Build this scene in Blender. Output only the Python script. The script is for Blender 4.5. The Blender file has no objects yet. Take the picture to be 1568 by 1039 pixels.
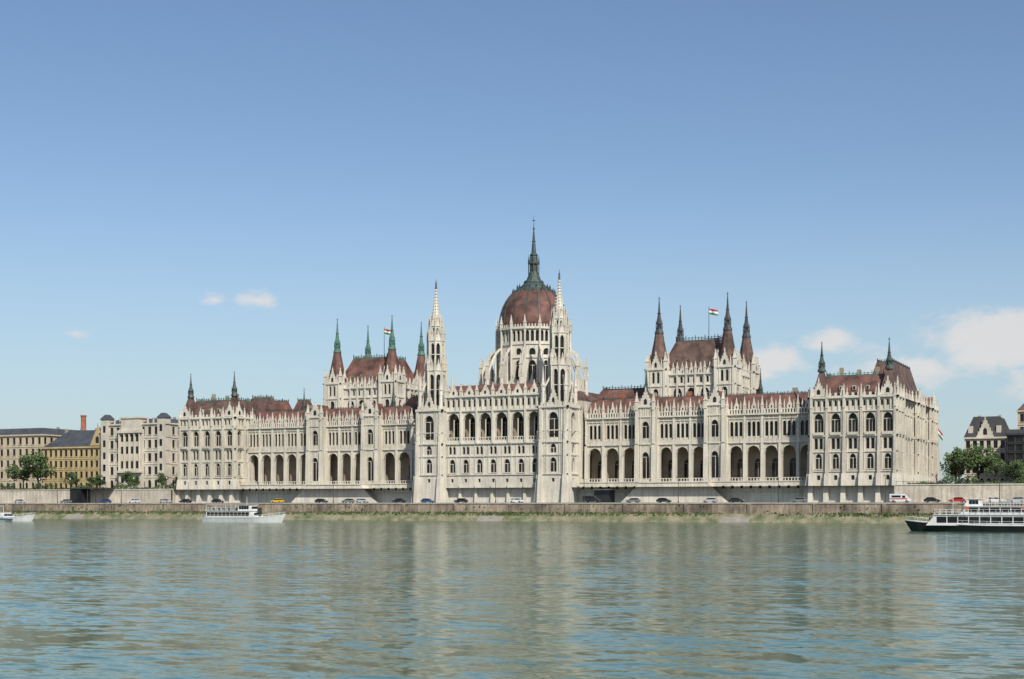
import bpy, math, random
from mathutils import Vector
random.seed(7)
R=math.radians
scn=bpy.context.scene
# ------------------------------------------------------------------ materials
MATS={}
def nn(nt,t,**k):
    n=nt.nodes.new(t)
    for a,b in k.items(): setattr(n,a,b)
    return n
def mat(name,col,rough=0.8,var=0.12,scale=0.4,streak=0.0,metal=0.0,spec=0.5,bump=0.0,col2=None,fine=0.0,brick=None,bk=.8):
    m=bpy.data.materials.new(name); m.use_nodes=True; nt=m.node_tree
    b=nt.nodes['Principled BSDF']; b.inputs['Roughness'].default_value=rough
    b.inputs['Metallic'].default_value=metal; b.inputs['Specular IOR Level'].default_value=spec
    tc=nn(nt,'ShaderNodeTexCoord'); L=nt.links.new
    no=nn(nt,'ShaderNodeTexNoise'); no.inputs['Scale'].default_value=scale; no.inputs['Detail'].default_value=6
    L(tc.outputs['Object'],no.inputs['Vector'])
    c2=col2 if col2 else tuple(c*(1-2.2*var) for c in col)
    c1=tuple(min(1,c*(1+var)) for c in col)
    ramp=nn(nt,'ShaderNodeValToRGB'); ramp.color_ramp.elements[0].position=.32; ramp.color_ramp.elements[1].position=.66
    ramp.color_ramp.elements[0].color=(*c2,1); ramp.color_ramp.elements[1].color=(*c1,1)
    L(no.outputs['Fac'],ramp.inputs['Fac']); out=ramp.outputs['Color']
    def mul(fac_socket,lo,hi,p0,p1,out):
        r=nn(nt,'ShaderNodeMapRange'); r.inputs[1].default_value=p0; r.inputs[2].default_value=p1
        r.inputs[3].default_value=lo; r.inputs[4].default_value=hi; L(fac_socket,r.inputs[0])
        mx=nn(nt,'ShaderNodeMix',data_type='RGBA',blend_type='MULTIPLY'); mx.inputs[0].default_value=1
        L(out,mx.inputs[6]); L(r.outputs[0],mx.inputs[7]); return mx.outputs[2]
    if streak>0:
        mp=nn(nt,'ShaderNodeMapping'); mp.inputs['Scale'].default_value=(1.3,1.3,.12); L(tc.outputs['Object'],mp.inputs[0])
        n2=nn(nt,'ShaderNodeTexNoise'); n2.inputs['Scale'].default_value=1; n2.inputs['Detail'].default_value=5; L(mp.outputs[0],n2.inputs['Vector'])
        out=mul(n2.outputs['Fac'],1-streak,1.0,.35,.6,out)
    if fine>0:
        n3=nn(nt,'ShaderNodeTexNoise'); n3.inputs['Scale'].default_value=2.6; n3.inputs['Detail'].default_value=4; L(tc.outputs['Object'],n3.inputs['Vector'])
        out=mul(n3.outputs['Fac'],1-fine,1.0,.35,.62,out)
    if brick:
        mp=nn(nt,'ShaderNodeMapping'); mp.inputs['Rotation'].default_value=(R(90),0,0); L(tc.outputs['Object'],mp.inputs[0])
        br=nn(nt,'ShaderNodeTexBrick'); br.inputs['Scale'].default_value=1
        br.inputs['Brick Width'].default_value=brick[0]; br.inputs['Row Height'].default_value=brick[1]; br.inputs['Mortar Size'].default_value=.02
        br.inputs['Color1'].default_value=(1,1,1,1); br.inputs['Color2'].default_value=(.75,.75,.75,1); br.inputs['Mortar'].default_value=(.5,.5,.5,1)
        L(mp.outputs[0],br.inputs['Vector'])
        mx=nn(nt,'ShaderNodeMix',data_type='RGBA',blend_type='MULTIPLY'); mx.inputs[0].default_value=bk
        L(out,mx.inputs[6]); L(br.outputs['Color'],mx.inputs[7]); out=mx.outputs[2]
    L(out,b.inputs['Base Color'])
    if bump>0:
        bp=nn(nt,'ShaderNodeBump'); bp.inputs['Strength'].default_value=bump; bp.inputs['Distance'].default_value=.1
        n4=nn(nt,'ShaderNodeTexNoise'); n4.inputs['Scale'].default_value=4; L(tc.outputs['Object'],n4.inputs['Vector'])
        L(n4.outputs['Fac'],bp.inputs['Height']); L(bp.outputs[0],b.inputs['Normal'])
    MATS[name]=m; return m
mat('stone',(.60,.55,.45),.85,.08,.10,streak=.24,fine=.2,bump=.3)
mat('stone_pale',(.65,.605,.51),.85,.07,.12,streak=.2,fine=.16,bump=.3)
mat('stone_base',(.66,.60,.49),.9,.08,.2,streak=.22,fine=.12)
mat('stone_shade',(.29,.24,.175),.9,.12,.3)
mat('roof',(.185,.086,.066),.75,.28,.3,fine=.3,brick=(.9,.45))
mat('roof_brown',(.15,.088,.069),.75,.28,.3,fine=.3,brick=(.9,.45))
mat('copper',(.07,.16,.12),.7,.2,.8,fine=.2)
mat('copper_dark',(.05,.075,.065),.6,.2,.8,fine=.2)
mat('metal_dark',(.045,.045,.045),.5,.2,.8)
mat('glass',(.020,.019,.018),.2,.35,.25,spec=.3)
mat('iron',(.04,.045,.04),.5,.1)
mat('bank_wall',(.36,.285,.21),.9,.25,.15,streak=.45,fine=.3,bump=.5)
mat('bank_slope',(.24,.215,.14),.9,.2,.35,col2=(.10,.12,.05),fine=.35,bump=.5)
mat('weeds',(.07,.10,.025),.8,.3,.5)
mat('ret_wall',(.62,.55,.44),.9,.12,.15,streak=.3,fine=.2,bump=.3)
mat('asphalt',(.05,.05,.05),.9,.1,.5)
mat('pavement',(.34,.31,.27),.9,.1,.5)
mat('paint_white',(.75,.75,.73),.5,.03,.5)
mat('ground',(.12,.12,.08),.9,.2,.05)
mat('plaster_yellow',(.48,.37,.19),.9,.08,.2,streak=.15)
mat('plaster_beige',(.50,.42,.30),.9,.08,.2,streak=.15)
mat('plaster_white',(.56,.51,.42),.9,.08,.2,streak=.15)
mat('roof_grey',(.06,.065,.075),.6,.15,.3)
mat('roof_slate',(.035,.033,.035),.6,.15,.3)
mat('brick_red',(.34,.12,.06),.9,.15,.4)
mat('bark',(.06,.045,.03),.95,.2,1)
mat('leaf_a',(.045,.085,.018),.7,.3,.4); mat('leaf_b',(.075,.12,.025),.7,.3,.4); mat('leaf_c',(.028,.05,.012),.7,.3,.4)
mat('hull_white',(.68,.68,.66),.35,.04,.3,streak=.12); mat('hull_black',(.02,.02,.022),.35,.2,.3)
mat('deck_grey',(.25,.26,.26),.7,.1,.5)
mat('tire',(.02,.02,.02),.9,.1)
mat('blue_trim',(.03,.08,.2),.4,.1); mat('orange',(.6,.12,.02),.5,.1)
mat('flag_red',(.5,.03,.03),.8,.05); mat('flag_green',(.03,.2,.07),.8,.05)
def paint(name,c): mat(name,c,.25,.02,.5)
for n,c in dict(car_white=(.7,.7,.7),car_black=(.02,.02,.025),car_grey=(.18,.19,.2),car_silver=(.42,.43,.45),car_red=(.45,.03,.02),car_yellow=(.75,.45,.02),car_blue=(.03,.07,.2)).items(): paint(n,c)
# ------------------------------------------------------------------ mesh builder
class Fr:
    def __init__(s,ox,oy,ux,uy):
        l=math.hypot(ux,uy); s.o=(ox,oy); s.u=(ux/l,uy/l); s.n=(-uy/l,ux/l)
    def P(s,u,d,z): return (s.o[0]+s.u[0]*u+s.n[0]*d, s.o[1]+s.u[1]*u+s.n[1]*d, z)
class MB:
    def __init__(s): s.v=[];s.f=[];s.m=[];s.names=[]
    def face(s,pts,m):
        if m not in s.names: s.names.append(m)
        b=len(s.v); s.v+=[tuple(p) for p in pts]; s.f.append(tuple(range(b,b+len(pts)))); s.m.append(s.names.index(m))
    def hexa(s,p,m,bottom=True):
        s.face([p[4],p[5],p[6],p[7]],m)
        if bottom: s.face([p[3],p[2],p[1],p[0]],m)
        for i in range(4):
            j=(i+1)%4; s.face([p[i],p[j],p[4+j],p[4+i]],m)
    def box(s,x0,x1,y0,y1,z0,z1,m):
        s.hexa([(x0,y0,z0),(x1,y0,z0),(x1,y1,z0),(x0,y1,z0),(x0,y0,z1),(x1,y0,z1),(x1,y1,z1),(x0,y1,z1)],m)
    def fbox(s,f,u0,u1,d0,d1,z0,z1,m):
        s.hexa([f.P(u0,d0,z0),f.P(u1,d0,z0),f.P(u1,d1,z0),f.P(u0,d1,z0),f.P(u0,d0,z1),f.P(u1,d0,z1),f.P(u1,d1,z1),f.P(u0,d1,z1)],m)
    def wedge(s,f,u0,u1,db,dt,z0,z1,m):
        s.hexa([f.P(u0,-db,z0),f.P(u1,-db,z0),f.P(u1,.1,z0),f.P(u0,.1,z0),f.P(u0,-dt,z1),f.P(u1,-dt,z1),f.P(u1,.1,z1),f.P(u0,.1,z1)],m)
    def hip(s,x0,x1,y0,y1,z0,z1,ix,iy,m,mt=None):
        p=[(x0,y0,z0),(x1,y0,z0),(x1,y1,z0),(x0,y1,z0),(x0+ix,y0+iy,z1),(x1-ix,y0+iy,z1),(x1-ix,y1-iy,z1),(x0+ix,y1-iy,z1)]
        for i in range(4):
            j=(i+1)%4; s.face([p[i],p[j],p[4+j],p[4+i]],m)
        s.face(p[4:],mt or m)
    def frus(s,cx,cy,z0,z1,r0,r1,n,m,rot=None,cap=True):
        if rot is None: rot=math.pi/n
        a=[rot+2*math.pi*i/n for i in range(n)]
        lo=[(cx+r0*math.cos(t),cy+r0*math.sin(t),z0) for t in a]; hi=[(cx+r1*math.cos(t),cy+r1*math.sin(t),z1) for t in a]
        for i in range(n):
            j=(i+1)%n
            if r1<1e-3: s.face([lo[i],lo[j],(cx,cy,z1)],m)
            else: s.face([lo[i],lo[j],hi[j],hi[i]],m)
        if cap and r1>=1e-3: s.face(hi,m)
        if cap: s.face(lo[::-1],m)
    def beam(s,a,b,w,h,m):
        a=Vector(a);b=Vector(b);d=(b-a).normalized(); up=Vector((0,0,1))
        sd=d.cross(up)
        if sd.length<1e-4: sd=Vector((1,0,0))
        sd.normalize(); u2=sd.cross(d).normalized()
        q=[a-sd*w/2-u2*h/2,a+sd*w/2-u2*h/2,b+sd*w/2-u2*h/2,b-sd*w/2-u2*h/2]
        q+= [v+u2*h for v in q]
        s.hexa([tuple(v) for v in q],m)
    def quad(s,f,u0,u1,z0,z1,m,d=0):
        if u1-u0>1e-4 and z1-z0>1e-4: s.face([f.P(u0,d,z0),f.P(u1,d,z0),f.P(u1,d,z1),f.P(u0,d,z1)],m)
    def band(s,f,u0,u1,z0,z1,ops,m,dep=.5,glass='glass',mull=0,surround=0):
        cur=u0
        for (c,w,zs,zt,Rr) in sorted(ops):
            a=w/2;l=c-a;r=c+a
            s.quad(f,cur,l,z0,z1,m); s.quad(f,l,r,z0,zs,m)
            if Rr:
                RR=Rr*a; n=8 if w>1.5 else 4
                xs=[-a+2*a*i/n for i in range(n+1)]
                hs=[math.sqrt(max(0,RR*RR-(abs(x)+RR-a)**2)) for x in xs]
                sp=zt-max(hs); cv=[(c+x,sp+h) for x,h in zip(xs,hs)]
            else: cv=[(l,zt),(r,zt)]; sp=zt
            for i in range(len(cv)-1):
                p,q=cv[i],cv[i+1]
                s.face([f.P(p[0],0,p[1]),f.P(q[0],0,q[1]),f.P(q[0],0,z1),f.P(p[0],0,z1)],m)
                s.face([f.P(p[0],dep,p[1]),f.P(q[0],dep,q[1]),f.P(q[0],0,q[1]),f.P(p[0],0,p[1])],m)
            s.face([f.P(l,0,zs),f.P(l,dep,zs),f.P(l,dep,sp),f.P(l,0,sp)],m)
            s.face([f.P(r,dep,zs),f.P(r,0,zs),f.P(r,0,sp),f.P(r,dep,sp)],m)
            s.face([f.P(l,0,zs),f.P(r,0,zs),f.P(r,dep,zs),f.P(l,dep,zs)],m)
            if glass: s.face([f.P(l,dep,zs),f.P(r,dep,zs)]+[f.P(p[0],dep,p[1]) for p in cv[::-1]],glass)
            if mull:
                for k in range(mull):
                    uc=l+w*(k+1)/(mull+1); s.fbox(f,uc-.08,uc+.08,dep-.2,dep-.01,zs,sp+.2,m)
                s.fbox(f,l,r,dep-.18,dep-.02,sp-.1,sp+.08,m)
            if surround:
                s.fbox(f,l-.25,r+.25,-.22,.05,zs-.3,zs-.02,m)
            cur=r
        s.quad(f,cur,u1,z0,z1,m)
    def rib(s,f,u,z0,z1,m,w=.2,d=.22): s.fbox(f,u-w/2,u+w/2,-d,.03,z0,z1,m)
    def pin(s,x,y,z,w,h,m):
        s.box(x-w/2,x+w/2,y-w/2,y+w/2,z,z+h*.42,m)
        s.box(x-w*.65,x+w*.65,y-w*.65,y+w*.65,z+h*.42,z+h*.47,m)
        s.frus(x,y,z+h*.47,z+h,w*.66,.03,4,m,cap=False)
        s.box(x-w*.22,x+w*.22,y-w*.22,y+w*.22,z+h*.86,z+h*.91,m)
    def fpin(s,f,u,d,z,w,h,m):
        p=f.P(u,d,z); s.pin(p[0],p[1],z,w,h,m)
    def gable(s,f,uc,w,z0,za,d0,d1,m,win=True,roof=None,rd=4):
        A=[(uc-w/2,z0),(uc+w/2,z0),(uc,za)]
        F=[f.P(u,d0,z) for u,z in A];Bk=[f.P(u,d1,z) for u,z in A]
        s.face(F,m); s.face(Bk[::-1],m)
        for i in range(3):
            j=(i+1)%3; s.face([F[j],F[i],Bk[i],Bk[j]],m)
        for sg in(-1,1):
            for k in range(1,5):
                t=k/5; s.fpin(f,uc+sg*w/2*(1-t),(d0+d1)/2,z0+(za-z0)*t,.28,.8,m)
        s.fpin(f,uc,(d0+d1)/2,za-.3,.4,1.9,m)
        if win:
            h=(za-z0)
            s.face([f.P(uc-w*.11,d0-.02,z0+h*.12),f.P(uc+w*.11,d0-.02,z0+h*.12),f.P(uc+w*.11,d0-.02,z0+h*.4),f.P(uc,d0-.02,z0+h*.52),f.P(uc-w*.11,d0-.02,z0+h*.4)],'glass')
        if roof:
            for sg in(-1,1):
                q=[f.P(uc+sg*w/2,d1,z0-.1),f.P(uc,d1,za-.35),f.P(uc,d1+rd,za-.35),f.P(uc+sg*w/2,d1+rd,z0-.1)]
                s.face(q,roof)
    def crest(s,x0,x1,y0,y1,z,m,h=1.0):
        for (a,b,c,d) in((x0,x1,y0,y0),(x0,x1,y1,y1),(x0,x0,y0,y1),(x1,x1,y0,y1)):
            s.box(a-.07,b+.07,c-.07,d+.07,z,z+h*.35,m); s.box(a-.06,b+.06,c-.06,d+.06,z+h*.7,z+h*.82,m)
            n=max(1,int(max(b-a,d-c)/1.1))
            for i in range(n+1):
                x=a+(b-a)*i/n;y=c+(d-c)*i/n; s.box(x-.1,x+.1,y-.1,y+.1,z,z+h*(1.5 if i%3==0 else 1.05),m)
    def fleche(s,x,y,zb,zt,w,m):
        h=zt-zb
        s.frus(x,y,zb,zb+h*.16,w*.62,w*.36,8,m)
        s.frus(x,y,zb+h*.16,zb+h*.26,w*.30,w*.30,8,m)
        for i in range(8):
            a=i*math.pi/4; s.frus(x+w*.42*math.cos(a),y+w*.42*math.sin(a),zb+h*.14,zb+h*.36,w*.07,.01,4,m)
        s.frus(x,y,zb+h*.26,zb+h*.30,w*.46,w*.40,8,m)
        s.frus(x,y,zb+h*.30,zb+h*.52,w*.34,w*.17,8,m)
        s.frus(x,y,zb+h*.52,zb+h*.54,w*.24,w*.24,8,m)
        s.frus(x,y,zb+h*.54,zb+h*.92,w*.16,w*.04,8,m)
        s.frus(x,y,zb+h*.92,zb+h*.94,w*.1,w*.1,8,m)
        s.frus(x,y,zb+h*.94,zt,w*.03,.01,6,m)
    def cyl_y(s,x,y0,y1,z,r,m,n=14):
        a=[2*math.pi*i/n for i in range(n)]
        A=[(x+r*math.cos(t),y0,z+r*math.sin(t)) for t in a];B=[(x+r*math.cos(t),y1,z+r*math.sin(t)) for t in a]
        s.face(A,m);s.face(B[::-1],m)
        for i in range(n):
            j=(i+1)%n; s.face([A[j],A[i],B[i],B[j]],m)
    def prism_y(s,prof,y0,y1,m):
        A=[(x,y0,z) for x,z in prof];B=[(x,y1,z) for x,z in prof]
        s.face(A,m);s.face(B[::-1],m)
        for i in range(len(A)):
            j=(i+1)%len(A); s.face([A[j],A[i],B[i],B[j]],m)
    def obj(s,name,parent=None,loc=None,smooth=False):
        me=bpy.data.meshes.new(name); me.from_pydata(s.v,[],s.f)
        for n in s.names: me.materials.append(MATS[n])
        me.polygons.foreach_set('material_index',s.m)
        if smooth: me.polygons.foreach_set('use_smooth',[True]*len(s.f))
        me.update(); o=bpy.data.objects.new(name,me); scn.collection.objects.link(o)
        if parent: o.parent=parent
        if loc: o.location=loc
        return o
def empty(name,loc=(0,0,0)):
    e=bpy.data.objects.new(name,None); e.location=loc; scn.collection.objects.link(e); e.empty_display_size=.5; return e

ZQ=5.65; ZG=10.8
PAR=empty('parliament_building')
# ------------------------------------------------------------------ end pavilions
def pav_face(mb,f,W,nb,top=38.2,pinh=5.5,gab=()):
    b=W/nb; cs=[b*(i+.5) for i in range(nb)]
    mb.band(f,0,W,ZQ-.5,15.3,[(c,1.0,12.6,14.0,0) for c in cs],'stone_pale',.4)
    mb.band(f,0,W,15.3,21.2,[(c,2.0,16.0,20.6,1.4) for c in cs],'stone',.7,mull=1,surround=1)
    mb.band(f,0,W,21.2,26,[(c+q,1.05,22.0,25.2,0) for c in cs for q in(-.75,.75)],'stone',.6)
    mb.band(f,0,W,26,33.4,[(c,2.9,27.0,32.9,1.35) for c in cs],'stone',1.1,mull=2)
    mb.band(f,0,W,33.4,top,[(b*(i+.5)/3,.75,35.0,36.8,1.3) for i in range(nb*3)],'stone',.35)
    for z,o,h in((15.1,.3,.35),(21.0,.3,.35),(25.8,.5,.4),(33.3,.4,.35),(37.4,.7,.5)):
        mb.fbox(f,-o,W+o,-o,.02,z,z+h,'stone_pale')
    for c in cs:
        mb.fbox(f,c-1.6,c+1.6,-.8,.03,26.22,27.1,'stone')
        if b>4: 
            for q in(-1.75,1.75): mb.rib(f,c+q,15.5,33.2,'stone_pale')
    for i in range(nb*3+1): mb.rib(f,min(max(b*i/3,.15),W-.15),33.7,38.0,'stone_pale',.25,.3)
    for i in range(nb+1):
        u=min(max(b*i,.45),W-.45)
        mb.wedge(f,u-.7,u+.7,2.4,1.0,ZQ-.5,14.5,'stone_pale')
        mb.wedge(f,u-.45,u+.45,1.0,.75,14.5,21.5,'stone')
        mb.wedge(f,u-.38,u+.38,.75,.5,21.5,34.5,'stone')
        mb.fpin(f,u,-.3,34.5,.75,pinh+2,'stone_pale')
    for c in gab:
        mb.gable(f,c,b*.95,top,top+4.2,-.1,.5,'stone_pale',roof='roof',rd=3)
    for i in range(nb*3):
        u=W*(i+.5)/(nb*3); mb.fbox(f,u-.35,u+.35,-.02,.35,top,top+.9,'stone_pale')
        if i%3!=1 or not gab: mb.fpin(f,W*(i+.5)/(nb*3),.15,top+.9,.3,1.7,'stone_pale')
def end_block(sx,name):
    mb=MB(); x0,x1=(108,134) if sx>0 else (-134,-108)
    Y1=76
    pav_face(mb,Fr(x0,0,1,0),26,5,gab=(2.6,23.4))
    if sx>0:
        pav_face(mb,Fr(x1,0,0,1),11,2,gab=(2.75,))
        f=Fr(x1-2,11,0,1); pav_face(mb,f,26,5)
        f=Fr(x1,37,0,1); pav_face(mb,f,11,2,gab=(5.5,))
        f=Fr(x1-2,48,0,1); pav_face(mb,f,17,3)
        f=Fr(x1,65,0,1); pav_face(mb,f,11,2,gab=(5.5,))
        for y in(11,48): mb.face([(x1,y,ZQ),(x1-2,y,ZQ),(x1-2,y,38.2),(x1,y,38.2)],'stone')
        for y in(37,65): pav_face(mb,Fr(x1-2,y,1,0),2,1)
        pav_face(mb,Fr(x0,12,0,-1),12,2)
    else:
        pav_face(mb,Fr(x1,0,0,1),11,2,gab=(2.75,))
        mb.face([(x0,Y1,ZQ),(x0,0,ZQ),(x0,0,38.2),(x0,Y1,38.2)],'stone')
        f=Fr(x1,11,0,1); mb.quad(f,0,65,30,38.2,'stone')
    mb.face([(x1,Y1,ZQ),(x0,Y1,ZQ),(x0,Y1,38.2),(x1,Y1,38.2)],'stone')
    mb.face([(x0,0.01,37.9),(x1,.01,37.9),(x1,Y1,37.9),(x0,Y1,37.9)],'roof_grey')
    rm='roof' if sx>0 else 'roof_brown'
    mb.hip(x0+1,x1-1,1,20,38,44.6,2.6,4.5,rm); mb.crest(x0+3.8,x1-3.8,5.7,15.3,44.6,'copper')
    if sx>0:
        mb.hip(x0+12,x1-2.2,20.5,60,38,50.3,3.4,3.6,'roof_brown'); mb.crest(x0+15.6,x1-5.8,24.3,56,50.3,'copper_dark',.8)
        mb.hip(x0+1,x0+14,20.5,60,38,44,3.4,3.6,'roof_brown')
    else:
        mb.hip(x1-16,x1-1,23,36,38,47,4,4,'roof_brown'); mb.crest(x1-11.8,x1-5.2,27.2,31.8,47,'copper',.9)
        mb.hip(x0+1,x1-17,20.5,60,38,43,3.4,3.6,'roof_brown')
        mb.hip(x1-16,x1-1,37,60,38,42.5,3,3,'roof_brown')
    mb.hip(x0+1,x1-1,60.5,75,38,42.5,3,4,rm)
    for x in(x0+2.8,x1-2.8):
        mb.hip(x-2.5,x+2.5,.4,6.5,38,46.5,2.0,2.4,'roof_brown')
        mb.fleche(x,3.4,46.0,55.6,2.3,'copper_dark')
    for x in(x0+9,x0+13,x0+17):
        mb.box(x-.5,x+.5,1.9,4,40,41.3,'stone'); mb.face([(x-.35,1.88,40.1),(x+.35,1.88,40.1),(x+.35,1.88,41.1),(x-.35,1.88,41.1)],'glass')
        mb.frus(x,2.6,41.3,42.2,.8,.02,4,'roof_brown')
    for x,y,h in((x0+7,12,47.8),(x0+12,14,47.2),(x0+18,12,47.6)): mb.box(x-.6,x+.6,y-.5,y+.5,40,h,'stone_shade')
    mb.obj(name,PAR)
end_block(1,'south_end_pavilion'); end_block(-1,'north_end_pavilion')
# ------------------------------------------------------------------ wings
ZT=12.6
def wing_seg(mb,xa,xb,n,yp=8):
    f=Fr(xa,yp,1,0); W=xb-xa; b=W/n; cs=[b*(i+.5) for i in range(n)]
    mb.band(f,0,W,ZT,25,[(c,b*.76,ZT+.02,23.9,1.12) for c in cs],'stone',1.2,glass=None)
    for c in cs:
        a=b*.38+.16; RR=1.12*a; last=None
        for k in range(11):
            x=-a+2*a*k/10; h=math.sqrt(max(0,RR*RR-(abs(x)+RR-a)**2)); p=f.P(c+x,-.08,24.0-math.sqrt(RR*RR-(RR-a)**2)+h)
            if last: mb.beam(last,p,.3,.22,'stone_pale')
            last=p
    g=Fr(xa,yp+5.2,1,0)
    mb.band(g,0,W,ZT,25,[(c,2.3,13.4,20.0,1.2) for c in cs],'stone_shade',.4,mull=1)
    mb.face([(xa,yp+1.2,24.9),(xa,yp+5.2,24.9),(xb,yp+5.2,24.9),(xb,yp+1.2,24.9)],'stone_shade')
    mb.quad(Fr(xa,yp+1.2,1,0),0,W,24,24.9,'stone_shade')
    ops=[]
    for c in cs:
        for q in(-1.5,0,1.5): ops.append((c+q,1.12,26.9,31.6,1.3))
        for q in(-2.25,-.75,.75,2.25): mb.rib(f,c+q,26.2,33.5,'stone_pale',.16,.25)
    mb.band(f,0,W,25,34,ops,'stone',.65)
    for z,o,h in((24.7,.5,.5),(32.4,.3,.3),(33.6,.75,.5)): mb.fbox(f,0,W,-o,.02,z,z+h,'stone_pale')
    mb.fbox(f,0,W,-.45,-.25,25.2,26.2,'stone')
    for i in range(int(W/.9)): mb.fbox(f,.3+i*.9,.75+i*.9,-.1,.2,34.1,35.3,'stone_pale')
    mb.fbox(f,0,W,-.05,.16,35.3,35.6,'stone_pale')
    for i in range(n+1):
        u=b*i
        mb.wedge(f,u-.42,u+.42,.8,.6,ZT,24.6,'stone_pale')
        mb.wedge(f,u-.32,u+.32,.5,.4,25.2,34.2,'stone_pale')
        mb.fpin(f,u,-.2,34.2,.75,5.6,'stone_pale')
    for c in cs:
        mb.gable(f,c,1.9,35.5,37.8,.3,.6,'stone_pale',roof='roof',rd=2)
        for q in(-1.5,1.5): mb.fpin(f,c+q,.05,35.6,.38,2.8,'stone_pale')
def wing_bay(mb,xc,yp=5.2,w=6.8):
    f=Fr(xc-w/2,yp,1,0)
    mb.band(f,0,w,ZQ,ZT,[],'stone_base')
    mb.band(f,0,w,ZT,25,[(w/2,2.6,13.4,22.3,1.3)],'stone',1,mull=1)
    mb.band(f,0,w,25,37.2,[(w/2,2.5,26.8,32.3,1.3)],'stone',.9,mull=1)
    mb.band(Fr(xc+w/2,yp,0,1),0,2.8,ZQ,37.2,[],'stone'); mb.band(Fr(xc-w/2,yp+2.8,0,-1),0,2.8,ZQ,37.2,[],'stone')
    for z,o,h in((24.7,.35,.5),(33.6,.3,.4),(36.8,.45,.4)): mb.fbox(f,-o,w+o,-o,.02,z,z+h,'stone_pale')
    for q in(-1.7,1.7): mb.rib(f,w/2+q,13,36.8,'stone_pale')
    for q in(-.6,0,.6): mb.rib(f,w/2+q,34.1,36.8,'stone_pale',.15)
    for u in(.5,w-.5):
        mb.wedge(f,u-.6,u+.6,1.4,.8,ZQ,24.6,'stone_pale'); mb.wedge(f,u-.5,u+.5,.7,.5,25,36,'stone_pale')
        mb.fpin(f,u,-.2,36,1.0,6.2,'stone_pale')
    mb.gable(f,w/2,w-1.6,37.2,42.2,0,.6,'stone_pale',roof='roof',rd=8)
def wing(sx,name):
    mb=MB()
    segs=[(30.5,49.1,3),(55.9,72.6,3),(79.4,108,5)]
    for a,b,n in segs:
        if sx>0: wing_seg(mb,a,b,n)
        else: wing_seg(mb,-b,-a,n)
    for c in(52.5,76): wing_bay(mb,sx*c)
    x0,x1=sorted((sx*30,sx*108))
    f3=Fr(x0,3,1,0)
    mb.band(f3,0,78,ZQ-.5,ZT,[(1.5+i*3,.9,10.2,11.1,0) for i in range(26)],'stone_base',.35)
    mb.fbox(f3,0,78,-.2,.3,ZT-.3,ZT+.05,'stone_pale')
    mb.fbox(f3,0,78,0,.2,ZT+.85,ZT+1.05,'stone_pale')
    mb.fbox(f3,0,78,-.12,.01,8.8,9.0,'stone_pale')
    for i in range(78): mb.fbox(f3,i+.3,i+.6,.02,.18,ZT,ZT+.9,'stone_pale')
    mb.face([(x0,3,ZT-.01),(x1,3,ZT-.01),(x1,13.1,ZT-.01),(x0,13.1,ZT-.01)],'pavement')
    xa,xb=sx*64.2-11.5,sx*64.2+11.5
    mb.hexa([(xa-7,-1.2,ZQ-.5),(xb+7,-1.2,ZQ-.5),(xb+7,3,ZQ-.5),(xa-7,3,ZQ-.5),(xa,-.9,ZT-.5),(xb,-.9,ZT-.5),(xb,3,ZT-.5),(xa,3,ZT-.5)],'stone_base')
    mb.box(xa-.2,xb+.2,-1.15,-.7,ZT-.5,ZT-.1,'stone_pale')
    mb.hip(x0,x1,8.8,26,34.2,40.6,0,5.5,'roof','roof_brown')
    mb.box(x0,x1,13.65,26,ZT,34.2,'stone_shade')
    mb.crest(x0+4,x1-4,14.4,20.4,40.6,'copper_dark',.6)
    mb.hip(x0,x1,27,50,34.2,42.3,0,7,'roof_brown')
    mb.box(x0,x1,26.5,50,ZT,34.2,'stone')
    for i in range(13):
        x=x0+4+i*5.9
        mb.box(x-.45,x+.45,11.3,13,36.4,37.8,'stone_shade'); mb.frus(x,12,37.8,38.9,.85,.02,4,'roof_brown')
        if i%2: mb.box(x-.8,x+.8,17,18,40,42.6,'brick_red' if i%4==1 else 'stone_shade')
    a,b=sorted((sx*27,sx*49)); mb.hip(a,b,18,34,38,44.6,3,5,'roof','roof_brown'); mb.crest(a+3.5,b-3.5,23,29,44.6,'copper_dark'); mb.box(a,b,18.2,33.8,34,38,'stone')
    if sx<0:
        for xx in(-90,-100): mb.hip(xx-3.5,xx+3.5,15,23,39,44.5,2,2,'roof','copper_dark'); mb.crest(xx-1.5,xx+1.5,17,21,44.5,'copper',.7)
    mb.fleche(sx*88,16,39.8,49.5,1.8,'copper_dark')
    mb.fleche(sx*49,16,39.8,50.5,1.8,'copper_dark')
    mb.obj(name,PAR)
wing(1,'south_wing'); wing(-1,'north_wing')
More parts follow.
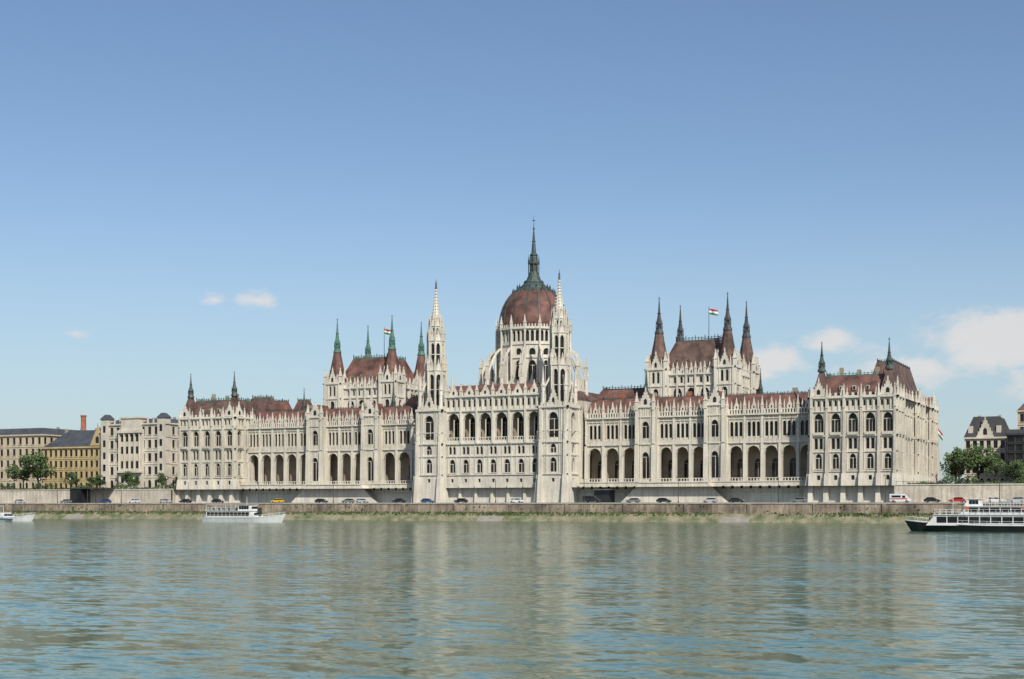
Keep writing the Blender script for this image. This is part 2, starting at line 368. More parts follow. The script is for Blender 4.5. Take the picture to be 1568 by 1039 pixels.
# ------------------------------------------------------------------ chamber blocks
def chamber(sx,name):
    mb=MB(); sp='metal_dark' if sx>0 else 'copper'; rf='roof_brown' if sx>0 else 'roof'
    xa,xb=sorted((sx*52,sx*75.8))
    for f,W in((Fr(xa,18,1,0),xb-xa),(Fr(xb+1.8,20,0,1),22),(Fr(xa-1.8,42,0,-1),22),(Fr(xb,44,-1,0),xb-xa)):
        mb.band(f,0,W,30,44.9,[(W*(.5+q*.2),3.1,38.6,44.0,1.25) for q in(-1,0,1)],'stone_pale',.9,mull=2)
        mb.band(f,0,W,44.9,48.6,[(4+(W-8)*i/7,.9,45.6,47.7,1.3) for i in range(8)],'stone_pale',.5)
        for z,o,h in((44.6,.4,.4),(48.2,.6,.5)): mb.fbox(f,0,W,-o,.02,z,z+h,'stone_pale')
        for i in range(6):
            u=4+(W-8)*i/5; mb.wedge(f,u-.3,u+.3,.6,.5,37,48.6,'stone_pale'); mb.fpin(f,u,-.1,48.6,.7,4.2,'stone_pale')
            if i<5: mb.gable(f,u+(W-8)/10,2.2,48.6,51,.1,.5,'stone_pale')
        for i in range(int(W)): mb.fbox(f,i+.2,i+.7,0,.3,48.6,49.7,'stone_pale')
    mb.hip(xa-.5,xb+.5,19,43,48.5,60,5,5,rf,'copper_dark')
    mb.crest(xa+4.6,xb-4.6,24.2,37.8,60,sp if sx<0 else 'copper_dark',1.1)
    for i in range(4):
        x=xa+6+i*3.9; mb.box(x-.4,x+.4,20.2,22,51.5,52.8,rf); mb.frus(x,21,52.8,54,.8,.02,4,sp)
    for x in(xa,xb):
        for y in(20,42):
            h=3.5
            for f in(Fr(x-h,y-h,1,0),Fr(x+h,y-h,0,1),Fr(x+h,y+h,-1,0),Fr(x-h,y+h,0,-1)):
                W=2*h
                mb.band(f,0,W,30,44.6,[(W/2,1.9,38.5,43.8,1.3)],'stone_pale',.6)
                mb.band(f,0,W,44.6,50.4,[(W/2+q,.95,45.6,49.4,1.3) for q in(-.85,.85)],'stone_pale',.5)
                for z,o,hh in((44.4,.3,.4),(50.0,.4,.5)): mb.fbox(f,-o,W+o,-o,.02,z,z+hh,'stone_pale')
                mb.gable(f,W/2,W*.55,50.4,55.0,0,.5,'stone_pale')
                mb.wedge(f,0,.9,.45,.3,30,50,'stone_pale'); mb.wedge(f,W-.9,W,.45,.3,30,50,'stone_pale')
                for q in(-1.8,1.8): mb.rib(f,W/2+q,36,50,'stone_pale')
                mb.fpin(f,.5,.2,50.4,1.1,6.0,'stone_pale')
                mb.fpin(f,W*.5-W*.29,.2,50.4,.5,3.6,'stone_pale'); mb.fpin(f,W*.5+W*.29,.2,50.4,.5,3.6,'stone_pale')
            mb.frus(x,y,50.3,63,3.7,1.2,8,rf)
            mb.fleche(x,y,62.2,75.2,2.6,sp)
    fx,fy=(xa+xb)/2+2,31; mb.frus(fx,fy,60,72,.13,.08,6,'metal_dark')
    mb.obj(name,PAR)
    fl=MB()
    for j,(m) in enumerate(('flag_green','paint_white','flag_red')):
        for i in range(6):
            def q(k,z): return (fx+.1+k*.5,fy+.25*math.sin(k*1.2),z-.12*k)
            fl.face([q(i,69.4+j*.65),q(i+1,69.4+j*.65),q(i+1,70.05+j*.65),q(i,70.05+j*.65)],m)
    fl.obj('flag_cloth',PAR)
chamber(1,'south_chamber'); chamber(-1,'north_chamber')
# ------------------------------------------------------------------ central block
mb=MB()
f=Fr(-18.3,-1,1,0); W=36.6
b6=W/6;b7=W/7
c6=[b6*(i+.5) for i in range(6)]; c7=[b7*(i+.5) for i in range(7)]
mb.band(f,0,W,ZQ-.5,15.3,[(c,.9,12.7,13.9,0) for c in c7],'stone_pale',.4)
mb.band(f,0,W,15.3,21.6,[(c,2.3,16.0,20.6,1.5) for c in c7],'stone_pale',.8,mull=1,surround=1)
mb.band(f,0,W,21.6,26,[(c+q,1.05,22.3,25.0,1.3) for c in c7 for q in(-.75,.75)],'stone_pale',.6)
mb.band(f,0,W,26,37,[(c,4.6,27.1,36.4,1.15) for c in c6],'stone_pale',1.3,glass=None)
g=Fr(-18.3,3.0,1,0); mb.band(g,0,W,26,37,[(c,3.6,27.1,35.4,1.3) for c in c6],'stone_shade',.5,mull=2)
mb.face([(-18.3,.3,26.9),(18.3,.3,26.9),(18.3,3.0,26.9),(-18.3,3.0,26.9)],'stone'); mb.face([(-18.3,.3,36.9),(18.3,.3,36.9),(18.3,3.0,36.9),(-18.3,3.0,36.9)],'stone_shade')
mb.band(f,0,W,37,42.4,[(W*(i+.5)/18,.9,38.5,41.0,1.3) for i in range(18)],'stone_pale',.45)
for i in range(19): mb.rib(f,min(max(W*i/18,.1),W-.1),37.5,42.2,'stone_pale',.22,.35)
for c in c7:
    for q in(-1.7,1.7): mb.rib(f,c+q,15.5,25.6,'stone_pale',.18)
for z,o,h in((15.1,.35,.35),(21.4,.3,.35),(25.7,.5,.45),(36.9,.5,.5),(41.8,.7,.5)): mb.fbox(f,0,W,-o,.02,z,z+h,'stone_pale')
mb.fbox(f,0,W,-.05,.15,27.9,28.15,'stone_pale')
for i in range(36): mb.fbox(f,i+.3,i+.6,-.03,.13,27.1,27.9,'stone_pale')
for c in c6: mb.fbox(f,c-.13,c+.13,.4,.7,27.1,34.2,'stone_pale')
for i in range(7):
    u=min(max(b6*i,.3),W-.3)
    mb.wedge(f,u-.45,u+.45,1.4,.8,ZQ-.5,12,'stone_pale'); mb.wedge(f,u-.32,u+.32,.7,.5,26,41.9,'stone_pale')
    mb.fpin(f,u,-.2,41.9,.85,5.0,'stone_pale')
for c in c6: mb.gable(f,c,3.6,42.4,45.6,.05,.6,'stone_pale',roof='roof',rd=6)
for i in range(36): mb.fbox(f,i+.2,i+.7,.1,.4,42.4,43.4,'stone_pale')
mb.hip(-18.3,18.3,.2,20,42.2,46.5,0,6,'roof','roof_brown')
mb.box(-29,29,7.2,20,ZQ,40,'stone'); mb.hip(-29,29,7.2,22,40,44,4,5,'roof_brown')
mb.box(-21,21,20,60,ZQ,42,'stone'); mb.hip(-21,21,20,60,42,46,5,5,'roof_brown')
for x in(-25,-21.5,21.5,25): mb.pin(x,7.6,40,.9,7,'stone_pale'); mb.pin(x,18,40,.9,9,'stone_pale')
mb.obj('central_block',PAR)
def ftower(cx,cy,name):
    mb=MB(); h=5.1
    for f in(Fr(cx-h,cy-h,1,0),Fr(cx+h,cy-h,0,1),Fr(cx+h,cy+h,-1,0),Fr(cx-h,cy+h,0,-1)):
        W=2*h; c=W/2
        mb.band(f,0,W,ZQ-.5,15.3,[(c,1,12.7,13.9,0)],'stone_pale',.4)
        mb.band(f,0,W,15.3,21.6,[(c,2.4,16,20.8,1.4)],'stone_pale',.8,mull=1)
        mb.band(f,0,W,21.6,26,[(c,2.2,22.3,25.3,1.3)],'stone_pale',.7,mull=1)
        mb.band(f,0,W,26,37.6,[(c,3.7,27.4,35.8,1.25)],'stone_pale',1.2,mull=1)
        for z,o,hh in((15.1,.35,.35),(21.4,.3,.35),(25.7,.45,.45),(29.6,.2,.3),(37.2,.6,.6)): mb.fbox(f,-o,W+o,-o,.02,z,z+hh,'stone_pale')
        for u in(.7,W-.7):
            mb.wedge(f,u-.7,u+.7,2.0,1.0,ZQ-.5,15,'stone_pale'); mb.wedge(f,u-.5,u+.5,1.0,.8,15,27,'stone_pale'); mb.wedge(f,u-.42,u+.42,.7,.4,27,38,'stone_pale')
            mb.fpin(f,u,-.6,27,.6,5,'stone_pale')
        for q in(2.1,2.75): mb.rib(f,q,15,37,'stone_pale',.18,.3); mb.rib(f,W-q,15,37,'stone_pale',.18,.3)
        for i in range(9): mb.fbox(f,i+.7,i+1.2,0,.3,37.8,39,'stone_pale')
        mb.gable(f,c,4.2,37.8,43.5,.1,.6,'stone_pale')
    mb.face([(cx-h,cy-h,37.7),(cx+h,cy-h,37.7),(cx+h,cy+h,37.7),(cx-h,cy+h,37.7)],'stone')
    for sx in(-1,1):
        for sy in(-1,1):
            x,y=cx+sx*4.1,cy+sy*4.1
            mb.frus(x,y,37.7,44.5,.7,.6,8,'stone_pale'); mb.frus(x,y,44.5,45,.9,.9,8,'stone_pale'); mb.frus(x,y,45,51.0,.58,.03,8,'stone_pale')
            for k in range(4): mb.pin(x+.7*math.cos(k*1.57),y+.7*math.sin(k*1.57),42.8,.28,3.0,'stone_pale')
            mb.beam((x,y,43.2),(cx+sx*2.2,cy+sy*2.2,48),.32,.55,'stone_pale')
    def oct(r,z0,z1,w,zs,zt,pinw,pinh):
        for i in range(8):
            a0=math.pi/8+i*math.pi/4;a1=a0+math.pi/4
            p=(cx+r*math.cos(a0),cy+r*math.sin(a0));q=(cx+r*math.cos(a1),cy+r*math.sin(a1))
            L=math.dist(p,q); f=Fr(*p,q[0]-p[0],q[1]-p[1])
            mb.band(f,0,L,z0,z1,[(L/2,w,zs,zt,1.4)],'stone_pale',.7,mull=0)
            mb.fbox(f,-.1,L+.1,-.25,.02,z1-.4,z1,'stone_pale'); mb.fbox(f,0,L,-.12,.02,(z0+z1)/2,(z0+z1)/2+.25,'stone_pale')
            mb.gable(f,L/2,L*.8,z1-.1,z1+2.2,-.1,.3,'stone_pale',win=False)
            x,y=cx+(r+.22)*math.cos(a0),cy+(r+.22)*math.sin(a0)
            mb.frus(x,y,z0,z1-.3,.28,.24,6,'stone_pale'); mb.pin(x,y,z1-.3,pinw,pinh,'stone_pale')
        mb.frus(cx,cy,z1-.1,z1,r,r,8,'stone_pale')
    oct(3.4,37.7,51.8,1.6,39.5,50.2,.55,5.5)
    oct(2.8,51.8,62.2,1.35,53.0,61.1,.48,5.0)
    oct(2.2,62.2,67.0,1.0,62.8,66.1,.4,3.8)
    mb.frus(cx,cy,67,79.6,1.85,.14,8,'stone_pale')
    for i in range(8):
        a=math.pi/8+i*math.pi/4
        for k in range(12):
            t=(k+.5)/12; r=1.85+(.14-1.85)*t+.1; mb.box(cx+r*math.cos(a)-.14,cx+r*math.cos(a)+.14,cy+r*math.sin(a)-.14,cy+r*math.sin(a)+.14,67+12.6*t-.14,67+12.6*t+.2,'stone_pale')
    mb.frus(cx,cy,79.2,79.7,.5,.5,8,'stone_pale'); mb.frus(cx,cy,79.7,82.0,.36,.25,6,'metal_dark'); mb.frus(cx,cy,82.0,83.4,.14,.02,4,'metal_dark')
    mb.obj(name,PAR)
ftower(-23.4,1.5,'north_facade_tower'); ftower(23.4,1.5,'south_facade_tower')
# ------------------------------------------------------------------ dome
mb=MB(); cx,cy=0,32
mb.frus(cx,cy,35,46,18.3,18.2,16,'stone_pale')
for i in range(16):
    a0=math.pi/16+i*math.pi/8;a1=a0+math.pi/8
    def V(r,a): return (cx+r*math.cos(a),cy+r*math.sin(a))
    def S(r):
        p=V(r,a0);q=V(r,a1); return Fr(*p,q[0]-p[0],q[1]-p[1]),math.dist(p,q)
    f,L=S(19.05); mb.band(f,0,L,35,45.5,[(L/2,2.6,39.5,44.5,1.3)],'stone_pale',.5,mull=1); mb.fbox(f,0,L,-.3,.02,45.1,45.7,'stone_pale'); mb.gable(f,L/2,3.2,45.5,49.2,0,.5,'stone_pale')
    f,L=S(13.0); mb.band(f,0,L,45,57,[(L/2,2.7,47,56.0,1.4)],'stone_pale',1.0,mull=1)
    mb.band(f,0,L,57,62,[(L/2,2.2,57.9,60.2,1.0)],'stone_pale',.6)
    for z in(56.7,61.5): mb.fbox(f,0,L,-.35,.02,z,z+.5,'stone_pale')
    f,L=S(13.3); mb.band(f,0,L,62,66.9,[(L*(k+.5)/3,1.15,62.6,66.2,1.2) for k in range(3)],'stone_pale',.9)
    f,L=S(13.6); mb.fbox(f,0,L,-.3,.4,66.6,67.4,'stone_pale')
    for k in range(5): mb.fbox(f,L*(k+.3)/5,L*(k+.7)/5,-.1,.15,67.4,68.3,'stone_pale')
    x,y=V(19.2,a0); mb.frus(x,y,35,51,.9,.7,8,'stone_pale'); mb.pin(x,y,50.8,.95,7.4,'stone_pale')
    for k in range(4): mb.pin(x+.7*math.cos(k*1.57+.78),y+.7*math.sin(k*1.57+.78),49.5,.35,3.0,'stone_pale')
    x2,y2=V(16,a0); mb.frus(x2,y2,45,55,.5,.4,6,'stone_pale'); mb.pin(x2,y2,55,.6,4.5,'stone_pale')
    P0=Vector((x,y,50.5));P1=Vector((*V(13.2,a0),60.5)); last=P0
    for k in range(1,6):
        t=k/5; p=P0.lerp(P1,t); p.z=50.5+10*math.sin(t*math.pi/2)**.85; mb.beam(last,p,.45,.8,'stone_pale'); last=p
    x,y=V(13.5,a0); mb.frus(x,y,45,67,.5,.4,6,'stone_pale'); mb.pin(x,y,66.6,.8,5.2,'stone_pale')
mb.frus(cx,cy,67.3,67.5,13.4,12.6,32,'stone')
mb.obj('dome_drum',PAR)
prof=[(12.35,67.3),(12.45,69.5),(12.3,71.5),(11.9,73.5),(11.2,75.6),(10.2,77.6),(8.9,79.5),(7.3,81.2),(5.9,82.3)]
dm=MB()
for (r0,z0),(r1,z1) in zip(prof,prof[1:]):
    dm.frus(cx,cy,z0,z1,r0,r1,64,'roof' if z1<82 else 'copper_dark',cap=False)
dm.obj('dome_shell',PAR,smooth=True)
rb=MB()
for i in range(16):
    a=math.pi/16+i*math.pi/8
    for (r0,z0),(r1,z1) in zip(prof,prof[1:]):
        rb.beam((cx+r0*math.cos(a),cy+r0*math.sin(a),z0),(cx+r1*math.cos(a),cy+r1*math.sin(a),z1),.36,.45,'copper_dark')
    b=a+math.pi/16; rb.pin(cx+7.6*math.cos(b),cy+7.6*math.sin(b),80.6,.4,1.8,'copper_dark'); rb.pin(cx+6.0*math.cos(a),cy+6.0*math.sin(a),82.3,.4,1.6,'copper_dark')
C='copper_dark'
rb.frus(cx,cy,82.2,82.9,6.0,5.7,16,C); rb.frus(cx,cy,82.9,84.6,5.0,3.4,16,C); rb.frus(cx,cy,84.6,85.3,3.7,3.4,16,C); rb.frus(cx,cy,85.3,88.6,2.8,1.5,16,C)
rb.frus(cx,cy,88.6,91.6,1.4,1.4,8,'metal_dark'); rb.frus(cx,cy,91.4,92,2.1,2.1,8,C)
for i in range(8):
    a=i*math.pi/4+.4; rb.frus(cx+1.85*math.cos(a),cy+1.85*math.sin(a),87.6,92,.16,.16,6,C); rb.frus(cx+1.85*math.cos(a),cy+1.85*math.sin(a),92,94.8,.28,.02,6,C)
rb.frus(cx,cy,92,94.6,1.6,1.1,8,C); rb.frus(cx,cy,94.6,95.1,1.5,1.3,8,C); rb.frus(cx,cy,95.1,104.0,.9,.18,8,C); rb.frus(cx,cy,99.5,99.8,.7,.65,8,C)
rb.frus(cx,cy,104,104.5,.4,.4,8,C); rb.frus(cx,cy,104.5,109,.12,.05,6,C); rb.box(-.5,.5,31.9,32.1,107,107.3,C)
rb.obj('dome_ribs_and_spire',PAR)
# ------------------------------------------------------------------ ground, quay, walls
def strip(name,pts,m,x0=-3000,x1=3000,parent=None):
    mb=MB()
    xs=[x0,-400,-200,0,200,400,x1]
    for (y0,z0),(y1,z1) in zip(pts,pts[1:]):
        for a,b in zip(xs,xs[1:]): mb.face([(a,y0,z0),(b,y0,z0),(b,y1,z1),(a,y1,z1)],m)
    return mb.obj(name,parent)
strip('ground',[(-3.6,ZG-.004),(12000,ZG-.004)],'ground',-9000,9000)
strip('river_embankment_slope',[(-42,-1.5),(-36.6,2.3),(-35.5,2.45)],'bank_slope')
w=strip('embankment_wall',[(-35.5,2.4),(-35.3,ZQ-.35)],'bank_wall')
mb=MB(); mb.box(-3000,3000,-35.5,-34.7,ZQ-.35,ZQ+.02,'pavement'); mb.obj('wall_coping',w)
mb=MB()
for i in range(-18,11):
    x=i*19.0+4; mb.box(x-.5,x+.5,-35.75,-35.4,2.3,ZQ-.37,'bank_wall')
mb.obj('wall_piers',w)
mb=MB()
for xs in(-150,-62,18,96):      # flights of steps down to the water
    for k in range(14): mb.box(xs-4,xs+4,-41.2+k*.4,-40.8+k*.4,-1,.15+k*.17,'pavement')
mb.obj('river_steps',w)
strip('quay_road',[(-34.7,ZQ),(-3,ZQ)],'asphalt')
mb=MB(); mb.box(-3000,3000,-6.5,-3.9,ZQ-.1,ZQ+.13,'pavement'); mb.obj('pavement')
mb=MB()
for i in range(-60,60): mb.face([(i*9,-22,ZQ+.004),(i*9+4,-22,ZQ+.004),(i*9+4,-21.8,ZQ+.004),(i*9,-21.8,ZQ+.004)],'paint_white')
mb.obj('road_markings')
mb=MB()
f=Fr(-1500,-4,1,0)
mb.band(f,0,1366-.01,ZQ-.3,ZG,[],'ret_wall')
mb.fbox(f,0,1366,-.2,.4,ZG,ZG+.3,'stone_pale')
f=Fr(134.5,-4,1,0)
mb.band(f,0,1300,ZQ-.3,ZG,[],'ret_wall'); mb.fbox(f,0,1300,-.2,.4,ZG,ZG+.3,'stone_pale')
mb.fbox(f,0,1300,.05,.2,ZG+1.1,ZG+1.2,'iron')
for i in range(60): mb.fbox(f,i*2,i*2+.1,.05,.18,ZG+.3,ZG+1.1,'iron')
mb.fbox(Fr(0,-4,1,0),-134.6,-134,0,6,ZQ-.3,ZG,'ret_wall'); mb.fbox(Fr(0,-4,1,0),134,134.5,0,6,ZQ-.3,ZG,'ret_wall')
mb.obj('retaining_wall')
qp=empty('quay_kiosk'); mb=MB()
mb.box(-180,-174.4,-9,-4.2,ZQ+.13,ZG+.4,'hull_black')
for i in range(4): mb.box(-179.7+i*1.35,-178.6+i*1.35,-9.05,-8.95,ZQ+.8,ZG-.6,'glass')
mb.obj('body',qp)
mb=MB(); mb.box(-181,-162,-9.6,-3.4,ZG+.4,ZG+.8,'metal_dark')
for x in(-171,-167,-163): mb.box(x-.15,x+.15,-9.2,-8.9,ZQ+.13,ZG+.4,'metal_dark')
mb.obj('canopy',qp)
mb=MB(); mb.box(37.2,42.6,-1.6,2.98,ZQ-.2,ZQ+4.2,'hull_black'); mb.box(36.9,42.9,-1.9,2.97,ZQ+4.2,ZQ+4.6,'stone_base'); mb.obj('garage_portal')
mb=MB()
for i in range(9000):
    x=random.uniform(-330,215); den=math.sin(x*.11)+math.sin(x*.037+1)+math.sin(x*.31)*.6
    if random.random()>.45+.25*den: continue
    y=random.uniform(-37.6,-35.7); z=2.4-max(0,(-36.6-y))*.7
    if random.random()<.06: y=-35.6; z=random.uniform(2.6,5)
    s=random.uniform(.15,.45); a=random.uniform(0,6.28); c,sn=math.cos(a)*s,math.sin(a)*s
    mb.face([(x-c,y-sn,z),(x+c,y+sn,z),(x+c*.6+random.uniform(-.2,.2),y+sn*.6,z+s*1.2),(x-c*.3,y-sn*.5,z+s*1.4)],random.choice(['leaf_a','leaf_b','weeds','weeds']))
mb.obj('bank_weeds')
# ------------------------------------------------------------------ water
m=bpy.data.materials.new('river_water'); m.use_nodes=True; nt=m.node_tree; MATS['river_water']=m
bs=nt.nodes['Principled BSDF']; bs.inputs['Base Color'].default_value=(.052,.118,.072,1); bs.inputs['Roughness'].default_value=.10; bs.inputs['IOR'].default_value=1.33
bs.inputs['Specular IOR Level'].default_value=.34; bs.inputs['Specular Tint'].default_value=(.80,.93,.80,1)
tc=nn(nt,'ShaderNodeTexCoord')
def math_(op,a,b):
    n=nn(nt,'ShaderNodeMath',operation=op)
    for i,v in enumerate((a,b)):
        if isinstance(v,(int,float)): n.inputs[i].default_value=v
        else: nt.links.new(v,n.inputs[i])
    return n.outputs[0]
def vm(op,a,b):
    n=nn(nt,'ShaderNodeVectorMath',operation=op)
    for i,v in enumerate((a,b)):
        if isinstance(v,(tuple,)): n.inputs[i].default_value=v
        elif isinstance(v,float): n.inputs[3].default_value=v
        else: nt.links.new(v,n.inputs[i] if not(op=='SCALE' and i==1) else n.inputs[3])
    return n.outputs[0]
def wnoise(sc,det,ro,sx,sy,rot,off=0):
    mp=nn(nt,'ShaderNodeMapping'); mp.inputs['Scale'].default_value=(sx,sy,1); mp.inputs['Rotation'].default_value=(0,0,rot); mp.inputs['Location'].default_value=(off,off,0); nt.links.new(tc.outputs['Object'],mp.inputs[0])
    n=nn(nt,'ShaderNodeTexNoise'); n.inputs['Scale'].default_value=sc; n.inputs['Detail'].default_value=det; n.inputs['Roughness'].default_value=ro
    nt.links.new(mp.outputs[0],n.inputs['Vector']); return n
s1n=vm('SUBTRACT',wnoise(.8,4,.68,.6,1.2,-.35).outputs['Color'],(.5,.5,.5))
s2n=vm('SUBTRACT',wnoise(.10,4,.6,.5,1.5,-.45,31).outputs['Color'],(.5,.5,.5))
gust=wnoise(.011,4,.55,.6,2.0,-.45,7).outputs['Fac']
gr=nn(nt,'ShaderNodeMapRange'); gr.inputs[1].default_value=.38; gr.inputs[2].default_value=.62; gr.inputs[3].default_value=.75; gr.inputs[4].default_value=1.2; nt.links.new(gust,gr.inputs[0])
slope=vm('ADD',vm('SCALE',s1n,.60),vm('SCALE',s2n,.22))
slope=vm('SCALE',slope,gr.outputs[0])
slope=vm('MULTIPLY',slope,(1,1,0)); nrm=vm('NORMALIZE',vm('ADD',slope,(0,0,1)),(0,0,0))
nt.links.new(nrm,bs.inputs['Normal'])
mb=MB(); mb.face([(-6000,-437,0),(6000,-437,0),(6000,-38,0),(-6000,-38,0)],'river_water'); mb.obj('water')
strip('near_bank',[(-437,-1),(-437.2,1.5),(-3000,1.5)],'pavement')
# ------------------------------------------------------------------ background buildings
def bldg(name,x0,x1,y0,y1,z1,rows,nb,wm,wall_,roofm,rh,ri=3,parts=None,z0=ZG,wh=.6):
    e=empty(name); mb=MB(); W=x1-x0; D=y1-y0; rz=(z1-z0)/rows
    for f,w,n in((Fr(x0,y0,1,0),W,nb),(Fr(x1,y0,0,1),D,max(2,int(nb*D/W)))):
        for r in range(rows):
            a=z0+rz*r; mb.band(f,0,w,a,a+rz,[(w*(i+.5)/n,wm,a+rz*.22,a+rz*(.22+wh),1.2 if r==0 else 0) for i in range(n)],wall_,.35,surround=1)
            mb.fbox(f,0,w,-.2,.02,a+rz-.15,a+rz+.1,wall_)
        mb.fbox(f,-.5,w+.5,-.6,.02,z1-.1,z1+.5,wall_)
    mb.box(x0+.01,x1-.5,y0+.5,y1,z0,z1,wall_)
    mb.obj('walls',e)
    rb=MB(); rb.hip(x0-.3,x1+.3,y0-.3,y1,z1+.4,z1+.4+rh,ri,ri,roofm)
    for k in range(max(2,nb//3)):
        x=x0+W*(k+.5)/max(2,nb//3); rb.box(x-.5,x+.5,y0+D*.5,y0+D*.5+1.0,z1,z1+rh+1.3,'stone_shade')
    rb.obj('roof',e)
    if parts:
        pm=MB(); parts(pm); pm.obj('ornament',e)
    return e
bldg('apartment_building',-290,-232,30,60,35,5,16,1.6,'plaster_beige','roof_grey',3,3)
def p2(pm):
    f=Fr(-231.5,29.8,1,0); pm.gable(f,30.5,8,30,38,-.3,.4,'plaster_yellow',roof='roof_grey',rd=6)
bldg('yellow_office_building',-231.5,-197.5,30,48,29.2,4,12,1.5,'plaster_yellow','roof_grey',7.5,8,p2)
def p3(pm):
    f=Fr(-195,26,1,0)
    for u in(0,29.6):
        pm.box(-195+u,-195+u+3.6,25,29,ZG,40.5,'plaster_white'); pm.hip(-195.4+u,-191+u,24.6,29.4,40.5,42.5,1.5,1.5,'roof_grey')
        for z in(14,19,24,29,35): pm.fbox(f,u+1.2,u+2.5,-1.03,-.9,z,z+2.8,'glass')
    pm.fbox(f,10,22,-1.6,0,ZG,36,'plaster_white')
    for i in range(4):
        for z in(14,20,26,31): pm.fbox(f,11.3+i*2.6,12.7+i*2.6,-1.63,-1.5,z,z+3,'glass')
    for i in range(5): pm.frus(*f.P(10.7+i*2.65,-2.2,0)[:2],19,34.5,.35,.3,8,'plaster_white')
    pm.fbox(f,9.6,22.4,-2.8,-1.5,34.5,35.6,'plaster_white'); pm.fbox(f,9.6,22.4,-2.8,-1.5,18.2,19,'plaster_white')
    pm.fbox(f,11,21,-1.4,3,36,40.5,'plaster_white'); pm.fbox(f,10.5,21.5,-1.8,3.5,40.5,41.1,'plaster_white')
    for i in range(12): pm.fpin(f,.5+i*2.9,.3,38.5,.6,2.2,'plaster_white')
bldg('ornate_stone_building',-195,-162,26,50,38,5,10,1.7,'plaster_white','roof_grey',2.2,5,p3)
bldg('corner_house',-160,-140,38,60,35,5,7,1.4,'plaster_beige','roof_grey',3,4)
bldg('mansard_house',141,155,92,115,28.5,4,6,1.4,'plaster_white','roof_slate',7.5,3,lambda pm:[pm.gable(Fr(140,92,1,0),8,6,29,35.5,-.3,.5,'plaster_white'),[pm.box(x-.8,x+.8,92.3,95,30.5,33,'plaster_white') for x in(143,152.5)]])
bldg('modern_office_block',156.5,200,80,110,29,6,16,2.2,'roof_slate','roof_slate',1.5,1,wh=.7)
bldg('terraced_house',155,180,130,150,40,6,8,1.4,'plaster_beige','roof_brown',5,4)
mb=MB(); mb.frus(-250.3,75,ZG,46.0,1.5,1.15,12,'brick_red'); mb.frus(-250.3,75,46,46.7,1.4,1.4,12,'brick_red'); mb.obj('brick_chimney')
fe=empty('flagpole',(137,58,ZG)); mb=MB(); mb.frus(0,0,0,21,.12,.06,8,'hull_white'); mb.obj('pole',fe)
mb=MB()
for j,mm in enumerate(('flag_green','paint_white','flag_red')):
    for i in range(5): mb.face([(.1+i*.3,.1*math.sin(i),17.5+j*.8-.4*i),(.4+i*.3,.1*math.sin(i+1),17.1-.4*i+j*.8),(.4+i*.3,.1*math.sin(i+1),17.9-.4*i+j*.8),(.1+i*.3,.1*math.sin(i),18.3-.4*i+j*.8)],mm)
mb.obj('cloth',fe)
# ------------------------------------------------------------------ trees
def tree(x,y,z,h,w,name='tree',n=1700):
    e=empty(name,(x,y,z)); tb=MB(); th=h*.35
    tb.frus(0,0,-.2,th,h*.028,h*.018,8,'bark')
    lf=MB(); cl=[]
    for k in range(15):
        a=random.uniform(0,6.28); rr=w*.5*random.uniform(.15,.8); zz=h*random.uniform(.38,.88); rr*= (1.15-abs(zz/h-.55)*1.4)
        c=(rr*math.cos(a),rr*math.sin(a),zz); cl.append((c,w*random.uniform(.13,.22)))
        tb.beam((0,0,th*random.uniform(.7,1)),c,h*.014,h*.014,'bark')
    cl.append(((0,0,h*.84),w*.16))
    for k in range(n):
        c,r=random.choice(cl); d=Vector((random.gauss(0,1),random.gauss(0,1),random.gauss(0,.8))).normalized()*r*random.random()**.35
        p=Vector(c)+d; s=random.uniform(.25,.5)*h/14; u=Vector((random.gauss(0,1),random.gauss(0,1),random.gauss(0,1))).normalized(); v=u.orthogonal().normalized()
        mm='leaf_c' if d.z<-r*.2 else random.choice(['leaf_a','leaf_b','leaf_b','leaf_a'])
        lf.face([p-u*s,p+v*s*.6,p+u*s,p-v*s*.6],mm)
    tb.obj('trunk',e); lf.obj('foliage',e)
for x,y,h,w in((-211,6,16,15),(-221,8,15,13),(-201,14,8,7),(-190,14,6,5),(-184,12,7,6),(-170,14,8,7),(-163,8,6,6),(-152,12,7,6),(-145,14,7,6),(143,64,14,12),(149,66,15,13),(155,62,12,11),(162,60,9,9),(140,78,13,10),(168,40,6,6)):
    tree(x,y,ZG,h,w)
mb=MB()
for i in range(6000):
    x=random.uniform(-260,-136) if random.random()<.65 else random.uniform(137,190)
    hh=1.5+1.2*math.sin(x*.3)+.8*math.sin(x*.9); p=Vector((x,random.uniform(1,3.5),ZG+random.uniform(0,max(.8,hh)))); s=random.uniform(.2,.42)
    u=Vector((random.gauss(0,1),random.gauss(0,1),random.gauss(0,1))).normalized(); v=u.orthogonal()
    mb.face([p-u*s,p+v*s*.6,p+u*s,p-v*s*.6],random.choice(['leaf_a','leaf_b','leaf_c']))
mb.obj('hedge')
